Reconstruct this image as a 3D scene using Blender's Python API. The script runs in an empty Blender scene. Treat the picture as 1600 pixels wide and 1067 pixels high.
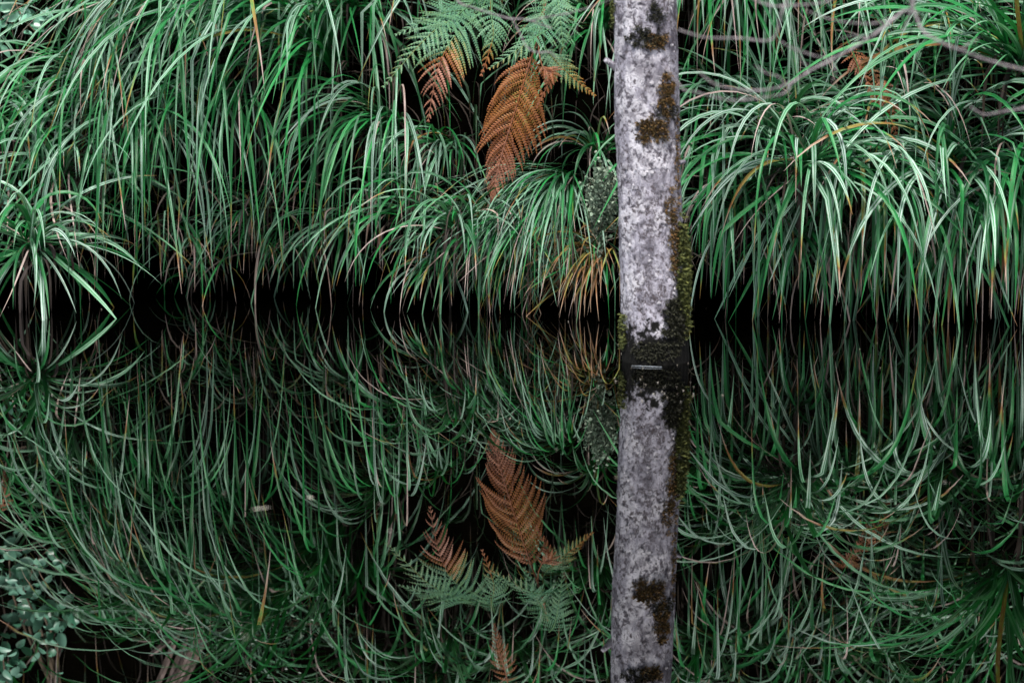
import bpy, math, random
from mathutils import Vector, noise
R = math.radians
scene = bpy.context.scene
C = scene.collection

# ------------------------------------------------------------------ camera, sky, sun, exposure
CAM_H, PITCH, FPX = 0.80, R(8.23), 4000.0
cam_data = bpy.data.cameras.new('camera'); cam = bpy.data.objects.new('camera', cam_data); C.objects.link(cam)
cam.location = (0, 0, CAM_H); cam.rotation_euler = (math.pi / 2 - PITCH, 0, 0)
cam_data.sensor_width = 36; cam_data.lens = 90; cam_data.clip_end = 500; cam_data.clip_start = 0.05
cam_data.dof.use_dof = True; cam_data.dof.focus_distance = 5.8; cam_data.dof.aperture_fstop = 3.6
scene.camera = cam
SUN_EL, SUN_AZ = R(66), R(-25)          # sun behind the camera, a little to the left
world = bpy.data.worlds.new('World'); scene.world = world; world.use_nodes = True
wn = world.node_tree.nodes; wl = world.node_tree.links
sky = wn.new('ShaderNodeTexSky'); sky.sky_type = 'NISHITA'; sky.sun_disc = False
sky.sun_elevation = SUN_EL; sky.sun_rotation = math.pi + SUN_AZ
sky.air_density = 1.0; sky.dust_density = 5.0; sky.ozone_density = 1.0
wn['Background'].inputs['Strength'].default_value = 0.055
wl.new(sky.outputs[0], wn['Background'].inputs['Color'])
sun_data = bpy.data.lights.new('sun', 'SUN'); sun = bpy.data.objects.new('sun', sun_data); C.objects.link(sun)
sun_data.energy = 2.0; sun_data.angle = R(12); sun_data.color = (1.0, 0.97, 0.93)
sd = Vector((math.sin(SUN_AZ) * math.cos(SUN_EL), -math.cos(SUN_AZ) * math.cos(SUN_EL), math.sin(SUN_EL)))
sun.rotation_euler = (-sd).to_track_quat('-Z', 'Y').to_euler()
sun.location = (0, 0, 12)
scene.view_settings.view_transform = 'Standard'; scene.view_settings.look = 'None'
scene.view_settings.exposure = 1.95; scene.view_settings.gamma = 1.0
scene.view_settings.use_curve_mapping = False

# ------------------------------------------------------------------ helpers
FWD = Vector((0, math.cos(PITCH), -math.sin(PITCH))); UP = Vector((0, math.sin(PITCH), math.cos(PITCH)))
def at(px, py, Y):
    """world point at distance Y whose place in the 1600 px photograph is (px, py)"""
    d = FWD + Vector(((px - 800) / FPX, 0, 0)) + UP * ((533.5 - py) / FPX)
    k = Y / d.y
    return Vector((d.x * k, Y, CAM_H + d.z * k))
def atref(px, py, Y):
    """the same for a thing the photograph shows mirrored in the pond"""
    p = at(px, py, Y); p.z = -p.z
    return p
def sm(a, b, x):
    t = min(1, max(0, (x - a) / (b - a))); return t * t * (3 - 2 * t)
def lerp(a, b, t): return a + (b - a) * t

def mesh_obj(name, verts, faces, mat, parent=None, smooth=True, uv=None, attr=None):
    me = bpy.data.meshes.new(name); me.from_pydata(verts, [], faces)
    if smooth: me.polygons.foreach_set('use_smooth', [True] * len(me.polygons))
    if uv is not None:
        l = me.uv_layers.new(name='UVMap'); vi = [0] * len(me.loops); me.loops.foreach_get('vertex_index', vi)
        l.data.foreach_set('uv', [c for i in vi for c in uv[i]])
    if attr is not None:
        a = me.attributes.new('tone', 'FLOAT_COLOR', 'POINT')
        a.data.foreach_set('color', [c for q in attr for c in (q[0], q[1], q[2], 1.0)])
    if mat: me.materials.append(mat)
    o = bpy.data.objects.new(name, me); C.objects.link(o)
    if parent: o.parent = parent
    return o
def empty(name, label, cat, group=None):
    o = bpy.data.objects.new(name, None); C.objects.link(o); o.empty_display_size = 0.05
    return tag(o, label, cat, group)
def tag(o, label=None, cat=None, group=None, kind=None):
    for k, v in (('label', label), ('category', cat), ('group', group), ('kind', kind)):
        if v: o[k] = v
    return o
class MB:
    def __init__(s): s.v, s.f, s.uv, s.a = [], [], [], []
    def add(s, v, f, uv, a):
        b = len(s.v); s.v += v; s.f += [tuple(i + b for i in q) for q in f]; s.uv += uv; s.a += a
    def obj(s, name, mat, parent=None, smooth=True): return mesh_obj(name, s.v, s.f, mat, parent, smooth, s.uv, s.a)

def tube(pts, rad, seg=8, tone=(0, 0, 0), wob=0.0, seed=0):
    pts = [Vector(p) for p in pts]; n = len(pts)
    v, f, uv, a = [], [], [], []
    side = None
    for i, p in enumerate(pts):
        t = (pts[min(n - 1, i + 1)] - pts[max(0, i - 1)]).normalized()
        if side is None: side = t.orthogonal().normalized()
        side = (side - t * side.dot(t)).normalized(); o2 = t.cross(side)
        r = rad[i] if isinstance(rad, (list, tuple)) else rad
        for j in range(seg):
            g = 2 * math.pi * j / seg
            rr = r * (1 + wob * noise.noise(p * 60 + Vector((seed, j * 0.9, 0))))
            v.append(tuple(p + (side * math.cos(g) + o2 * math.sin(g)) * rr)); uv.append((j / seg, i / max(1, n - 1))); a.append(tone)
        if i:
            for j in range(seg):
                k = (j + 1) % seg
                f.append(((i - 1) * seg + j, (i - 1) * seg + k, i * seg + k, i * seg + j))
    f.append(tuple(range(seg))[::-1]); f.append(tuple(range((n - 1) * seg, n * seg)))
    return v, f, uv, a
def spline(pts, n):
    pts = [Vector(p) for p in pts]
    if len(pts) == 2: return [pts[0].lerp(pts[1], i / (n - 1)) for i in range(n)]
    out = []; m = len(pts) - 1
    for i in range(n):
        x = i / (n - 1) * m; k = min(int(x), m - 1); t = x - k
        p0, p1, p2, p3 = pts[max(0, k - 1)], pts[k], pts[k + 1], pts[min(m, k + 2)]
        out.append(0.5 * ((2 * p1) + (p2 - p0) * t + (2 * p0 - 5 * p1 + 4 * p2 - p3) * t * t + (3 * p1 - p0 - 3 * p2 + p3) * t ** 3))
    return out

# ------------------------------------------------------------------ materials
def new_mat(name):
    m = bpy.data.materials.new(name); m.use_nodes = True
    return m, m.node_tree.nodes, m.node_tree.links, m.node_tree.nodes['Principled BSDF']
def math_node(n, l, op, a, b=None, clamp=False):
    q = n.new('ShaderNodeMath'); q.operation = op; q.use_clamp = clamp
    for i, x in enumerate((a, b)):
        if x is None: continue
        if isinstance(x, (int, float)): q.inputs[i].default_value = x
        else: l.new(x, q.inputs[i])
    return q.outputs[0]
def mix_col(n, l, fac, a, b, mode='MIX'):
    q = n.new('ShaderNodeMix'); q.data_type = 'RGBA'; q.blend_type = mode
    for s, x in ((q.inputs[0], fac), (q.inputs[6], a), (q.inputs[7], b)):
        if isinstance(x, (int, float)): s.default_value = x
        elif isinstance(x, tuple): s.default_value = (*x, 1)
        else: l.new(x, s)
    return q.outputs[2]
def ramp(n, l, fac, stops, interp='LINEAR'):
    q = n.new('ShaderNodeValToRGB'); q.color_ramp.interpolation = interp
    e = q.color_ramp.elements
    while len(e) < len(stops): e.new(0.5)
    for i, (p, c) in enumerate(stops):
        e[i].position = p; e[i].color = (*c, 1) if isinstance(c, tuple) else (c, c, c, 1)
    l.new(fac, q.inputs[0]); return q.outputs[0]
def noise_tex(n, l, vec, scale, detail=4, rough=0.55, dist=0.0):
    q = n.new('ShaderNodeTexNoise'); q.inputs['Scale'].default_value = scale; q.inputs['Detail'].default_value = detail
    q.inputs['Roughness'].default_value = rough; q.inputs['Distortion'].default_value = dist
    if vec is not None: l.new(vec, q.inputs['Vector'])
    return q.outputs[0]
def mapped(n, l, vec, sc):
    q = n.new('ShaderNodeMapping'); q.inputs['Scale'].default_value = sc; l.new(vec, q.inputs['Vector']); return q.outputs[0]
def bump(n, l, h, strength, dist, bs):
    q = n.new('ShaderNodeBump'); q.inputs['Strength'].default_value = strength; q.inputs['Distance'].default_value = dist
    l.new(h, q.inputs['Height']); l.new(q.outputs[0], bs.inputs['Normal'])

def blade_material(name, dark, light, sheen_stripe, gloss=0.36, dead=1.0):
    m, n, l, bs = new_mat(name)
    at_ = n.new('ShaderNodeAttribute'); at_.attribute_name = 'tone'
    sep = n.new('ShaderNodeSeparateColor'); l.new(at_.outputs['Color'], sep.inputs[0])
    dry, rnd = sep.outputs[0], sep.outputs[1]
    uvn = n.new('ShaderNodeUVMap'); su = n.new('ShaderNodeSeparateXYZ'); l.new(uvn.outputs[0], su.inputs[0])
    cu = math_node(n, l, 'ABSOLUTE', math_node(n, l, 'SUBTRACT', su.outputs[0], 0.5))
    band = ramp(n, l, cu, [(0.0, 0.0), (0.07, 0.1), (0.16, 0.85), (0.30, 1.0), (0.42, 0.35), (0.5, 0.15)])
    ov = n.new('ShaderNodeVectorMath'); ov.operation = 'ADD'; l.new(uvn.outputs[0], ov.inputs[0])
    cmb = n.new('ShaderNodeCombineXYZ'); l.new(math_node(n, l, 'MULTIPLY', rnd, 97.0), cmb.inputs[2]); l.new(cmb.outputs[0], ov.inputs[1])
    fine = noise_tex(n, l, mapped(n, l, ov.outputs[0], (22, 5, 1)), 1.0, 3, 0.6)
    blot = noise_tex(n, l, mapped(n, l, ov.outputs[0], (1.2, 7, 1)), 1.0, 3, 0.6)
    green = mix_col(n, l, rnd, dark, light)
    painted_sheen = math_node(n, l, 'MULTIPLY', ramp(n, l, sep.outputs[2], [(0.08, 0.15), (0.42, 1.0)]), ramp(n, l, math_node(n, l, 'FRACT', math_node(n, l, 'MULTIPLY', rnd, 7.31)), [(0.30, 0.05), (0.85, 1.0)]))  # sky sheen painted into the blades' pale bands, stronger away from the root
    green = mix_col(n, l, math_node(n, l, 'MULTIPLY', math_node(n, l, 'MULTIPLY', band, painted_sheen), math_node(n, l, 'MULTIPLY', fine, 1.5), True), green, sheen_stripe)
    spot = noise_tex(n, l, mapped(n, l, ov.outputs[0], (3.5, 30, 1)), 1.0, 2, 0.5)
    green = mix_col(n, l, math_node(n, l, 'MULTIPLY', ramp(n, l, spot, [(0.66, 0.0), (0.72, 1.0)]), 0.75), green, (0.11, 0.075, 0.018))
    d2 = math_node(n, l, 'ADD', dry, math_node(n, l, 'MULTIPLY', math_node(n, l, 'SUBTRACT', blot, 0.5), 0.5), True)
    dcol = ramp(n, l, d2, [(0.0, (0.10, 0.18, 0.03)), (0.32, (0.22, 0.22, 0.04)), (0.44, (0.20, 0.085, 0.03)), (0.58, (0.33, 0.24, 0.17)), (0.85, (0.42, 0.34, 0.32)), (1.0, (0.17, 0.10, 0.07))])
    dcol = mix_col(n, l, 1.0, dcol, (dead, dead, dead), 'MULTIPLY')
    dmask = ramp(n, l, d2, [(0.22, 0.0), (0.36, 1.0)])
    col = mix_col(n, l, dmask, green, dcol)
    col = mix_col(n, l, 0.35, col, ramp(n, l, fine, [(0.3, 0.35), (0.6, 1.0)]), 'MULTIPLY')
    l.new(col, bs.inputs['Base Color'])
    l.new(math_node(n, l, 'ADD', gloss, math_node(n, l, 'MULTIPLY', dmask, 0.3)), bs.inputs['Roughness'])
    bs.inputs['Specular IOR Level'].default_value = 0.28
    bump(n, l, fine, 0.35, 0.0012, bs)
    tr = n.new('ShaderNodeBsdfTranslucent'); l.new(mix_col(n, l, 1.0, col, (0.7, 1.0, 0.6), 'MULTIPLY'), tr.inputs[0])
    mx = n.new('ShaderNodeMixShader'); mx.inputs[0].default_value = 0.18
    l.new(bs.outputs[0], mx.inputs[1]); l.new(tr.outputs[0], mx.inputs[2]); l.new(mx.outputs[0], n['Material Output'].inputs['Surface'])
    return m
M = {}
M['sedge'] = blade_material('sedge_blade', (0.002, 0.062, 0.014), (0.014, 0.215, 0.046), (0.40, 0.52, 0.48))  # last colour: pale blade band, whitened to stand for sky sheen
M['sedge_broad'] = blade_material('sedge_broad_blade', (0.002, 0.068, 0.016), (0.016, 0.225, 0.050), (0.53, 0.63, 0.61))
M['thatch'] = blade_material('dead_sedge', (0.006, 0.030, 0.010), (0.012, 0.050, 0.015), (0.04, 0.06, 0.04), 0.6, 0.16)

def fern_material():
    m, n, l, bs = new_mat('fern_frond')
    at_ = n.new('ShaderNodeAttribute'); at_.attribute_name = 'tone'
    sep = n.new('ShaderNodeSeparateColor'); l.new(at_.outputs['Color'], sep.inputs[0])
    tc = n.new('ShaderNodeTexCoord')
    no = noise_tex(n, l, tc.outputs['Object'], 26, 4, 0.65)
    d = math_node(n, l, 'ADD', sep.outputs[0], math_node(n, l, 'MULTIPLY', math_node(n, l, 'SUBTRACT', no, 0.5), 0.55), True)
    col = ramp(n, l, d, [(0.0, (0.075, 0.22, 0.13)), (0.30, (0.10, 0.22, 0.09)), (0.45, (0.20, 0.16, 0.025)), (0.56, (0.29, 0.115, 0.020)), (0.78, (0.25, 0.080, 0.022)), (1.0, (0.31, 0.135, 0.085))])
    col = mix_col(n, l, 0.5, col, ramp(n, l, noise_tex(n, l, tc.outputs['Object'], 140, 2), [(0.3, 0.25), (0.62, 1.0)]), 'MULTIPLY')
    l.new(col, bs.inputs['Base Color']); bs.inputs['Roughness'].default_value = 0.55
    bs.inputs['Specular IOR Level'].default_value = 0.35
    tr = n.new('ShaderNodeBsdfTranslucent'); l.new(col, tr.inputs[0])
    mx = n.new('ShaderNodeMixShader'); mx.inputs[0].default_value = 0.2
    l.new(bs.outputs[0], mx.inputs[1]); l.new(tr.outputs[0], mx.inputs[2]); l.new(mx.outputs[0], n['Material Output'].inputs['Surface'])
    return m
M['fern'] = fern_material()

def leaf_material(name, c1, c2, rough=0.35):
    m, n, l, bs = new_mat(name)
    oi = n.new('ShaderNodeObjectInfo'); ge = n.new('ShaderNodeNewGeometry'); tc = n.new('ShaderNodeTexCoord')
    f = math_node(n, l, 'FRACT', math_node(n, l, 'ADD', oi.outputs['Random'], ge.outputs['Random Per Island']))
    col = mix_col(n, l, f, c1, c2)
    col = mix_col(n, l, 0.4, col, ramp(n, l, noise_tex(n, l, tc.outputs['Object'], 90, 3), [(0.3, 0.4), (0.65, 1.0)]), 'MULTIPLY')
    l.new(col, bs.inputs['Base Color']); bs.inputs['Roughness'].default_value = rough
    return m
M['leaf'] = leaf_material('shrub_leaf', (0.05, 0.20, 0.11), (0.20, 0.42, 0.31))
M['small_leaf'] = leaf_material('small_shrub_leaf', (0.03, 0.10, 0.05), (0.12, 0.24, 0.15), 0.4)
M['lichen'] = leaf_material('grey_lichen', (0.10, 0.16, 0.11), (0.26, 0.32, 0.24), 0.8)
M['moss'] = leaf_material('olive_moss', (0.026, 0.038, 0.006), (0.095, 0.105, 0.018), 0.9)
M['moss_rust'] = leaf_material('rusty_moss', (0.05, 0.04, 0.010), (0.15, 0.075, 0.018), 0.9)
M['moss_dark'] = leaf_material('dark_moss', (0.006, 0.007, 0.003), (0.024, 0.025, 0.008), 0.9)

def wood_material(name, c_hi, c_mid, c_lo, sc=(60, 60, 5), rough=0.8):
    m, n, l, bs = new_mat(name)
    tc = n.new('ShaderNodeTexCoord')
    a = noise_tex(n, l, mapped(n, l, tc.outputs['Object'], sc), 1.0, 5, 0.65, 0.4)
    l.new(ramp(n, l, a, [(0.30, c_lo), (0.48, c_mid), (0.66, c_hi)]), bs.inputs['Base Color'])
    bs.inputs['Roughness'].default_value = rough; bump(n, l, a, 0.6, 0.004, bs)
    return m
M['twig'] = wood_material('pale_twig_bark', (0.34, 0.31, 0.32), (0.17, 0.15, 0.16), (0.04, 0.03, 0.03), (110, 110, 110))
M['dead_wood'] = wood_material('weathered_wood', (0.20, 0.15, 0.14), (0.10, 0.07, 0.06), (0.02, 0.013, 0.01))
M['stem'] = wood_material('brown_stem', (0.14, 0.10, 0.06), (0.07, 0.05, 0.03), (0.02, 0.015, 0.01), (120, 120, 40))

def trunk_material():
    m, n, l, bs = new_mat('lichen_bark')
    tc = n.new('ShaderNodeTexCoord'); v = tc.outputs['Object']
    big = noise_tex(n, l, mapped(n, l, v, (1, 1, 0.8)), 14, 5, 0.6)
    mid = noise_tex(n, l, mapped(n, l, v, (1, 1, 0.95)), 60, 6, 0.68, 0.5)
    fin = noise_tex(n, l, mapped(n, l, v, (1, 1, 0.8)), 150, 4, 0.7, 0.6)
    col = ramp(n, l, mid, [(0.35, (0.045, 0.042, 0.05)), (0.44, (0.18, 0.17, 0.20)), (0.52, (0.275, 0.265, 0.31)), (0.64, (0.37, 0.36, 0.41))])
    # pale crustose lichen blotches
    col = mix_col(n, l, math_node(n, l, 'MULTIPLY', ramp(n, l, big, [(0.49, 0.0), (0.56, 1.0)]), ramp(n, l, mid, [(0.44, 0.0), (0.48, 1.0)])), col, (0.47, 0.46, 0.50))
    col = mix_col(n, l, 1.0, col, ramp(n, l, noise_tex(n, l, v, 20, 4, 0.6, 0.8), [(0.36, (0.45, 0.44, 0.46)), (0.50, (0.95, 0.95, 0.95)), (0.62, (1.12, 1.12, 1.12))]), 'MULTIPLY')
    # dark cracks and specks, more of them in some places
    thr = math_node(n, l, 'ADD', fin, math_node(n, l, 'MULTIPLY', math_node(n, l, 'SUBTRACT', noise_tex(n, l, v, 9, 3), 0.5), 0.35))
    col = mix_col(n, l, ramp(n, l, thr, [(0.37, 0.94), (0.425, 0.65), (0.47, 0.0)]), col, (0.055, 0.045, 0.05))
    # wet, algae-dark foot with a ragged upper edge (stands in the water)
    sx = n.new('ShaderNodeSeparateXYZ'); l.new(v, sx.inputs[0])
    h = math_node(n, l, 'ADD', sx.outputs[2], math_node(n, l, 'MULTIPLY', math_node(n, l, 'SUBTRACT', mid, 0.5), 0.22))
    h = math_node(n, l, 'ADD', h, math_node(n, l, 'MULTIPLY', math_node(n, l, 'SUBTRACT', big, 0.5), 0.12))
    h = math_node(n, l, 'SUBTRACT', h, math_node(n, l, 'MULTIPLY', sx.outputs[0], 0.35))
    wet = ramp(n, l, h, [(0.072, 1.0), (0.086, 0.0)])
    col = mix_col(n, l, wet, col, (0.002, 0.002, 0.0015))
    l.new(col, bs.inputs['Base Color']); bs.inputs['Roughness'].default_value = 0.85
    bs.inputs['Specular IOR Level'].default_value = 0.2
    bump(n, l, math_node(n, l, 'ADD', mid, math_node(n, l, 'MULTIPLY', fin, 0.6)), 0.7, 0.006, bs)
    return m
M['bark'] = trunk_material()

m, n, l, bs = new_mat('wet_soil'); M['soil'] = m
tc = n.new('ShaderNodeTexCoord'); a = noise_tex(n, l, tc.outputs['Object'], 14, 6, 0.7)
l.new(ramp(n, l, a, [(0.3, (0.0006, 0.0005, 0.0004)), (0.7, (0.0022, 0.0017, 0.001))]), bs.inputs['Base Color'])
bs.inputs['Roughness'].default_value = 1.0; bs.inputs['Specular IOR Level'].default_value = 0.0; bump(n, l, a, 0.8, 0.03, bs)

m, n, l, bs = new_mat('still_pond_water'); M['water'] = m
tc = n.new('ShaderNodeTexCoord')
bs.inputs['Base Color'].default_value = (0.0003, 0.0003, 0.0002, 1); bs.inputs['Roughness'].default_value = 0.0
bs.inputs['IOR'].default_value = 1.5
a = noise_tex(n, l, mapped(n, l, tc.outputs['Object'], (1.0, 2.2, 1)), 3.0, 2, 0.5)
bump(n, l, a, 0.02, 0.004, bs)
gl = n.new('ShaderNodeBsdfGlossy'); gl.inputs['Roughness'].default_value = 0.0; gl.inputs['Color'].default_value = (0.92, 0.95, 0.93, 1)
mx = n.new('ShaderNodeMixShader'); mx.inputs[0].default_value = 0.12
l.new(bs.inputs['Normal'].links[0].from_socket, gl.inputs['Normal'])
l.new(bs.outputs[0], mx.inputs[1]); l.new(gl.outputs[0], mx.inputs[2]); l.new(mx.outputs[0], n['Material Output'].inputs['Surface'])

m, n, l, bs = new_mat('pale_floating_leaf'); M['pale_leaf'] = m
bs.inputs['Base Color'].default_value = (0.35, 0.33, 0.28, 1); bs.inputs['Roughness'].default_value = 0.6

# ------------------------------------------------------------------ terrain and water
def base_y(x):
    """distance of the foot of the bank: a cove on the left, nearer on the right"""
    return 6.24 - 0.19 * sm(-0.42, -0.10, x) - 0.08 * sm(0.22, 0.45, x) + 0.03 * noise.noise(Vector((x * 2.1, 3.3, 0)))
PROF = [(-0.60, 0.30), (-0.05, 0.34), (0.05, 0.24), (0.13, 0.08), (0.22, 0.05), (0.40, 0.13), (0.70, 0.29), (1.00, 0.46), (1.60, 0.80), (2.4, 1.25), (3.4, 1.9), (4.6, 3.2)]
def prof_y(z):
    if z <= PROF[0][0]: return PROF[0][1]
    for (z0, y0), (z1, y1) in zip(PROF, PROF[1:]):
        if z <= z1: return lerp(y0, y1, (z - z0) / (z1 - z0))
    return PROF[-1][1]
def undercut(x, z):
    return 0.22 * (1 - sm(-0.45, -0.15, x)) * (1 - sm(0.03, 0.16, z))
def bank_y(x, z):
    return base_y(x) + prof_y(z) + undercut(x, z)
xs = [-40, -20, -10, -5, -3.2] + [-2.4 + 4.8 * i / 120 for i in range(121)] + [3.2, 5, 10, 20, 40]
rows = []
for y in (-60, -20, -5, 2, 4.5): rows.append(('flat', y))
zs = [-0.6, -0.4, -0.2] + [-0.05 + 0.05 * i for i in range(24)] + [1.15 + 0.15 * i for i in range(24)]
for z in zs: rows.append(('slope', z))
for y in (14, 25, 60): rows.append(('top', y))
V, F = [], []
for kind, q in rows:
    for x in xs:
        if kind == 'flat': V.append((x, q, -0.62))
        elif kind == 'top': V.append((x, q, 4.75 + 0.3 * noise.noise(Vector((x * 0.1, q * 0.1, 0)))))
        else:
            p = Vector((x, 0, q)); d = 0.035 * noise.noise(p * 7) + 0.02 * noise.noise(p * 19)
            V.append((x, bank_y(x, q) + d, q + 0.015 * noise.noise(p * 11 + Vector((5, 5, 5)))))
W = len(xs)
for r in range(len(rows) - 1):
    for c in range(W - 1): F.append((r * W + c, r * W + c + 1, (r + 1) * W + c + 1, (r + 1) * W + c))
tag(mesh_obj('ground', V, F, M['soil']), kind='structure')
tag(mesh_obj('water', [(-40, -60, 0), (40, -60, 0), (40, 7.2, 0), (-40, 7.2, 0)], [(0, 1, 2, 3)], M['water'], smooth=False), kind='structure')

# ------------------------------------------------------------------ sedge blades
def blade_geo(rng, root, az, e0, e1, L, W, dry0, dry1, twist, sag=0.8, nseg=13, fold=0.28, clamp=True, kink=None):
    """a long folded blade: rises at e0, arches over and hangs at e1; returns verts, faces, uv, tone"""
    sx, sy = math.sin(az), -math.cos(az)
    side0 = Vector((math.cos(az), math.sin(az), 0))
    p = Vector(root); ds = L / nseg
    rnd = rng.random(); drift = rng.gauss(0, 0.28); wav = rng.uniform(0, 6)
    v, f, uv, a = [], [], [], []
    cnt = 0
    for i in range(nseg + 1):
        s = i / nseg
        el = lerp(e0, e1, sm(0.0, 1.0, min(1, s / sag)) * 0.75 + 0.25 * min(1, s / sag))
        if kink and s > kink[0]: el += kink[1]
        aa = az + drift * s + 0.05 * math.sin(wav + 5 * s)
        el = max(el, -1.56)
        t = Vector((math.sin(aa) * math.cos(el), -math.cos(aa) * math.cos(el), math.sin(el)))
        side = (side0 - t * side0.dot(t)).normalized(); nor = side.cross(t)
        tw = twist * (0.15 + 0.85 * s)
        sd_ = side * math.cos(tw) + nor * math.sin(tw); nn = nor * math.cos(tw) - side * math.sin(tw)
        w = 0.5 * W * (0.62 + 0.38 * min(1, s / 0.18)) * max(0.03, 1 - max(0, (s - 0.48) / 0.52) ** 1.6)
        q = p.copy()
        if clamp:
            by = bank_y(q.x, max(q.z, 0.16)) - 0.015
            if q.y > by: q.y = by
        fo = nn * (-fold * w * (1.6 - 0.8 * s))
        d = lerp(dry0, dry1, sm(0.70, 1.0, s)) if dry1 > dry0 else dry0
        v += [tuple(q - sd_ * w + fo), tuple(q), tuple(q), tuple(q + sd_ * w + fo)]
        uv += [(0, s * L * 3), (0.5, s * L * 3), (0.5, s * L * 3), (1, s * L * 3)]; a += [(d, rnd, s)] * 4
        if i:
            b = 4 * (i - 1)
            f += [(b, b + 1, b + 5, b + 4), (b + 2, b + 3, b + 7, b + 6)]
        if q.z < -0.015 and i > 2: break
        p = p + t * ds
    return v, f, uv, a

def dryness(rng, dry):
    """most blades are green with a tan tip, some yellowing, some dead all along"""
    k = rng.random()
    if k < dry * 0.16: return rng.uniform(0.72, 0.9), 0.9
    if k < dry * 0.26: return rng.uniform(0.1, 0.42), rng.uniform(0.75, 0.95)
    if k < dry * 0.62: return 0.0, rng.uniform(0.5, 1.0)
    return 0.0, rng.choice((0.0, 0.0, 0.0, 0.0, 0.12, 0.45))

def tussock(i, px, py, off, n, L, az, spread, e0, Wd, label, dry=0.3, sag=1.0, e1=-84, mat='sedge', group='sedge tussocks on the bank', thatch=20, es=21, rust=False):
    rng = random.Random(100 + i)
    Y = 6.3
    for _ in range(6):
        p = at(px, py, Y); Y = bank_y(p.x, max(0.05, p.z)) - off
    root = at(px, py, Y)
    t = empty('sedge_tussock', label, 'sedge', group); t.location = root
    n = int(n * 0.95)
    for k in range(n):
        a_ = R(az) + R(spread) * (2 * (k + rng.random()) / n - 1)
        back = abs(((a_ + math.pi) % (2 * math.pi)) - math.pi) > R(105)
        e = R(rng.gauss(e0, es) + (14 if back else 0)); e = max(R(-25), min(R(86), e))
        ln = L * rng.uniform(0.62, 1.12) * (0.8 if back else 1)
        d0, d1 = dryness(rng, dry)
        if rust and rng.random() < 0.8: d0, d1 = rng.uniform(0.34, 0.50), 0.62
        r0 = Vector((rng.gauss(0, 0.016), rng.gauss(0, 0.010), rng.gauss(0, 0.012)))
        kink = (rng.uniform(0.45, 0.75), -R(rng.uniform(25, 70))) if rng.random() < 0.12 else None
        geo = blade_geo(rng, root + r0, a_, e, R(e1 + rng.uniform(-6, 6) + (abs(rng.gauss(0, 16)) if rng.random() < 0.6 else 0)), ln, Wd * rng.uniform(0.6, 1.12) * (0.6 if d0 > 0.6 else 1), d0, d1, rng.gauss(0, 0.6) - 0.8 * math.sin(a_), sag * (rng.uniform(0.8, 1.1) if rng.random() < 0.55 else rng.uniform(1.1, 1.7)), kink=kink)
        vv = [(x - root.x, y - root.y, z - root.z) for x, y, z in geo[0]]
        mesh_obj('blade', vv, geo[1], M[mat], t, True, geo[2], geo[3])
    if thatch:
        mb = MB()
        for k in range(thatch):
            a_ = R(rng.uniform(-100, 100)); r0 = root + Vector((rng.gauss(0, 0.025), rng.gauss(0, 0.012), rng.gauss(0, 0.015)))
            geo = blade_geo(rng, r0, a_, R(rng.uniform(-50, 35)), R(-88), L * rng.uniform(0.25, 0.6), Wd * rng.uniform(0.4, 0.8), rng.uniform(0.6, 0.98), 0.9, rng.gauss(0, 1.2), 0.5, 7)
            mb.add([(x - root.x, y - root.y, z - root.z) for x, y, z in geo[0]], geo[1], geo[2], geo[3])
        tag(mb.obj('dead_thatch', M['thatch'], t), kind='stuff')
    return t

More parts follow.
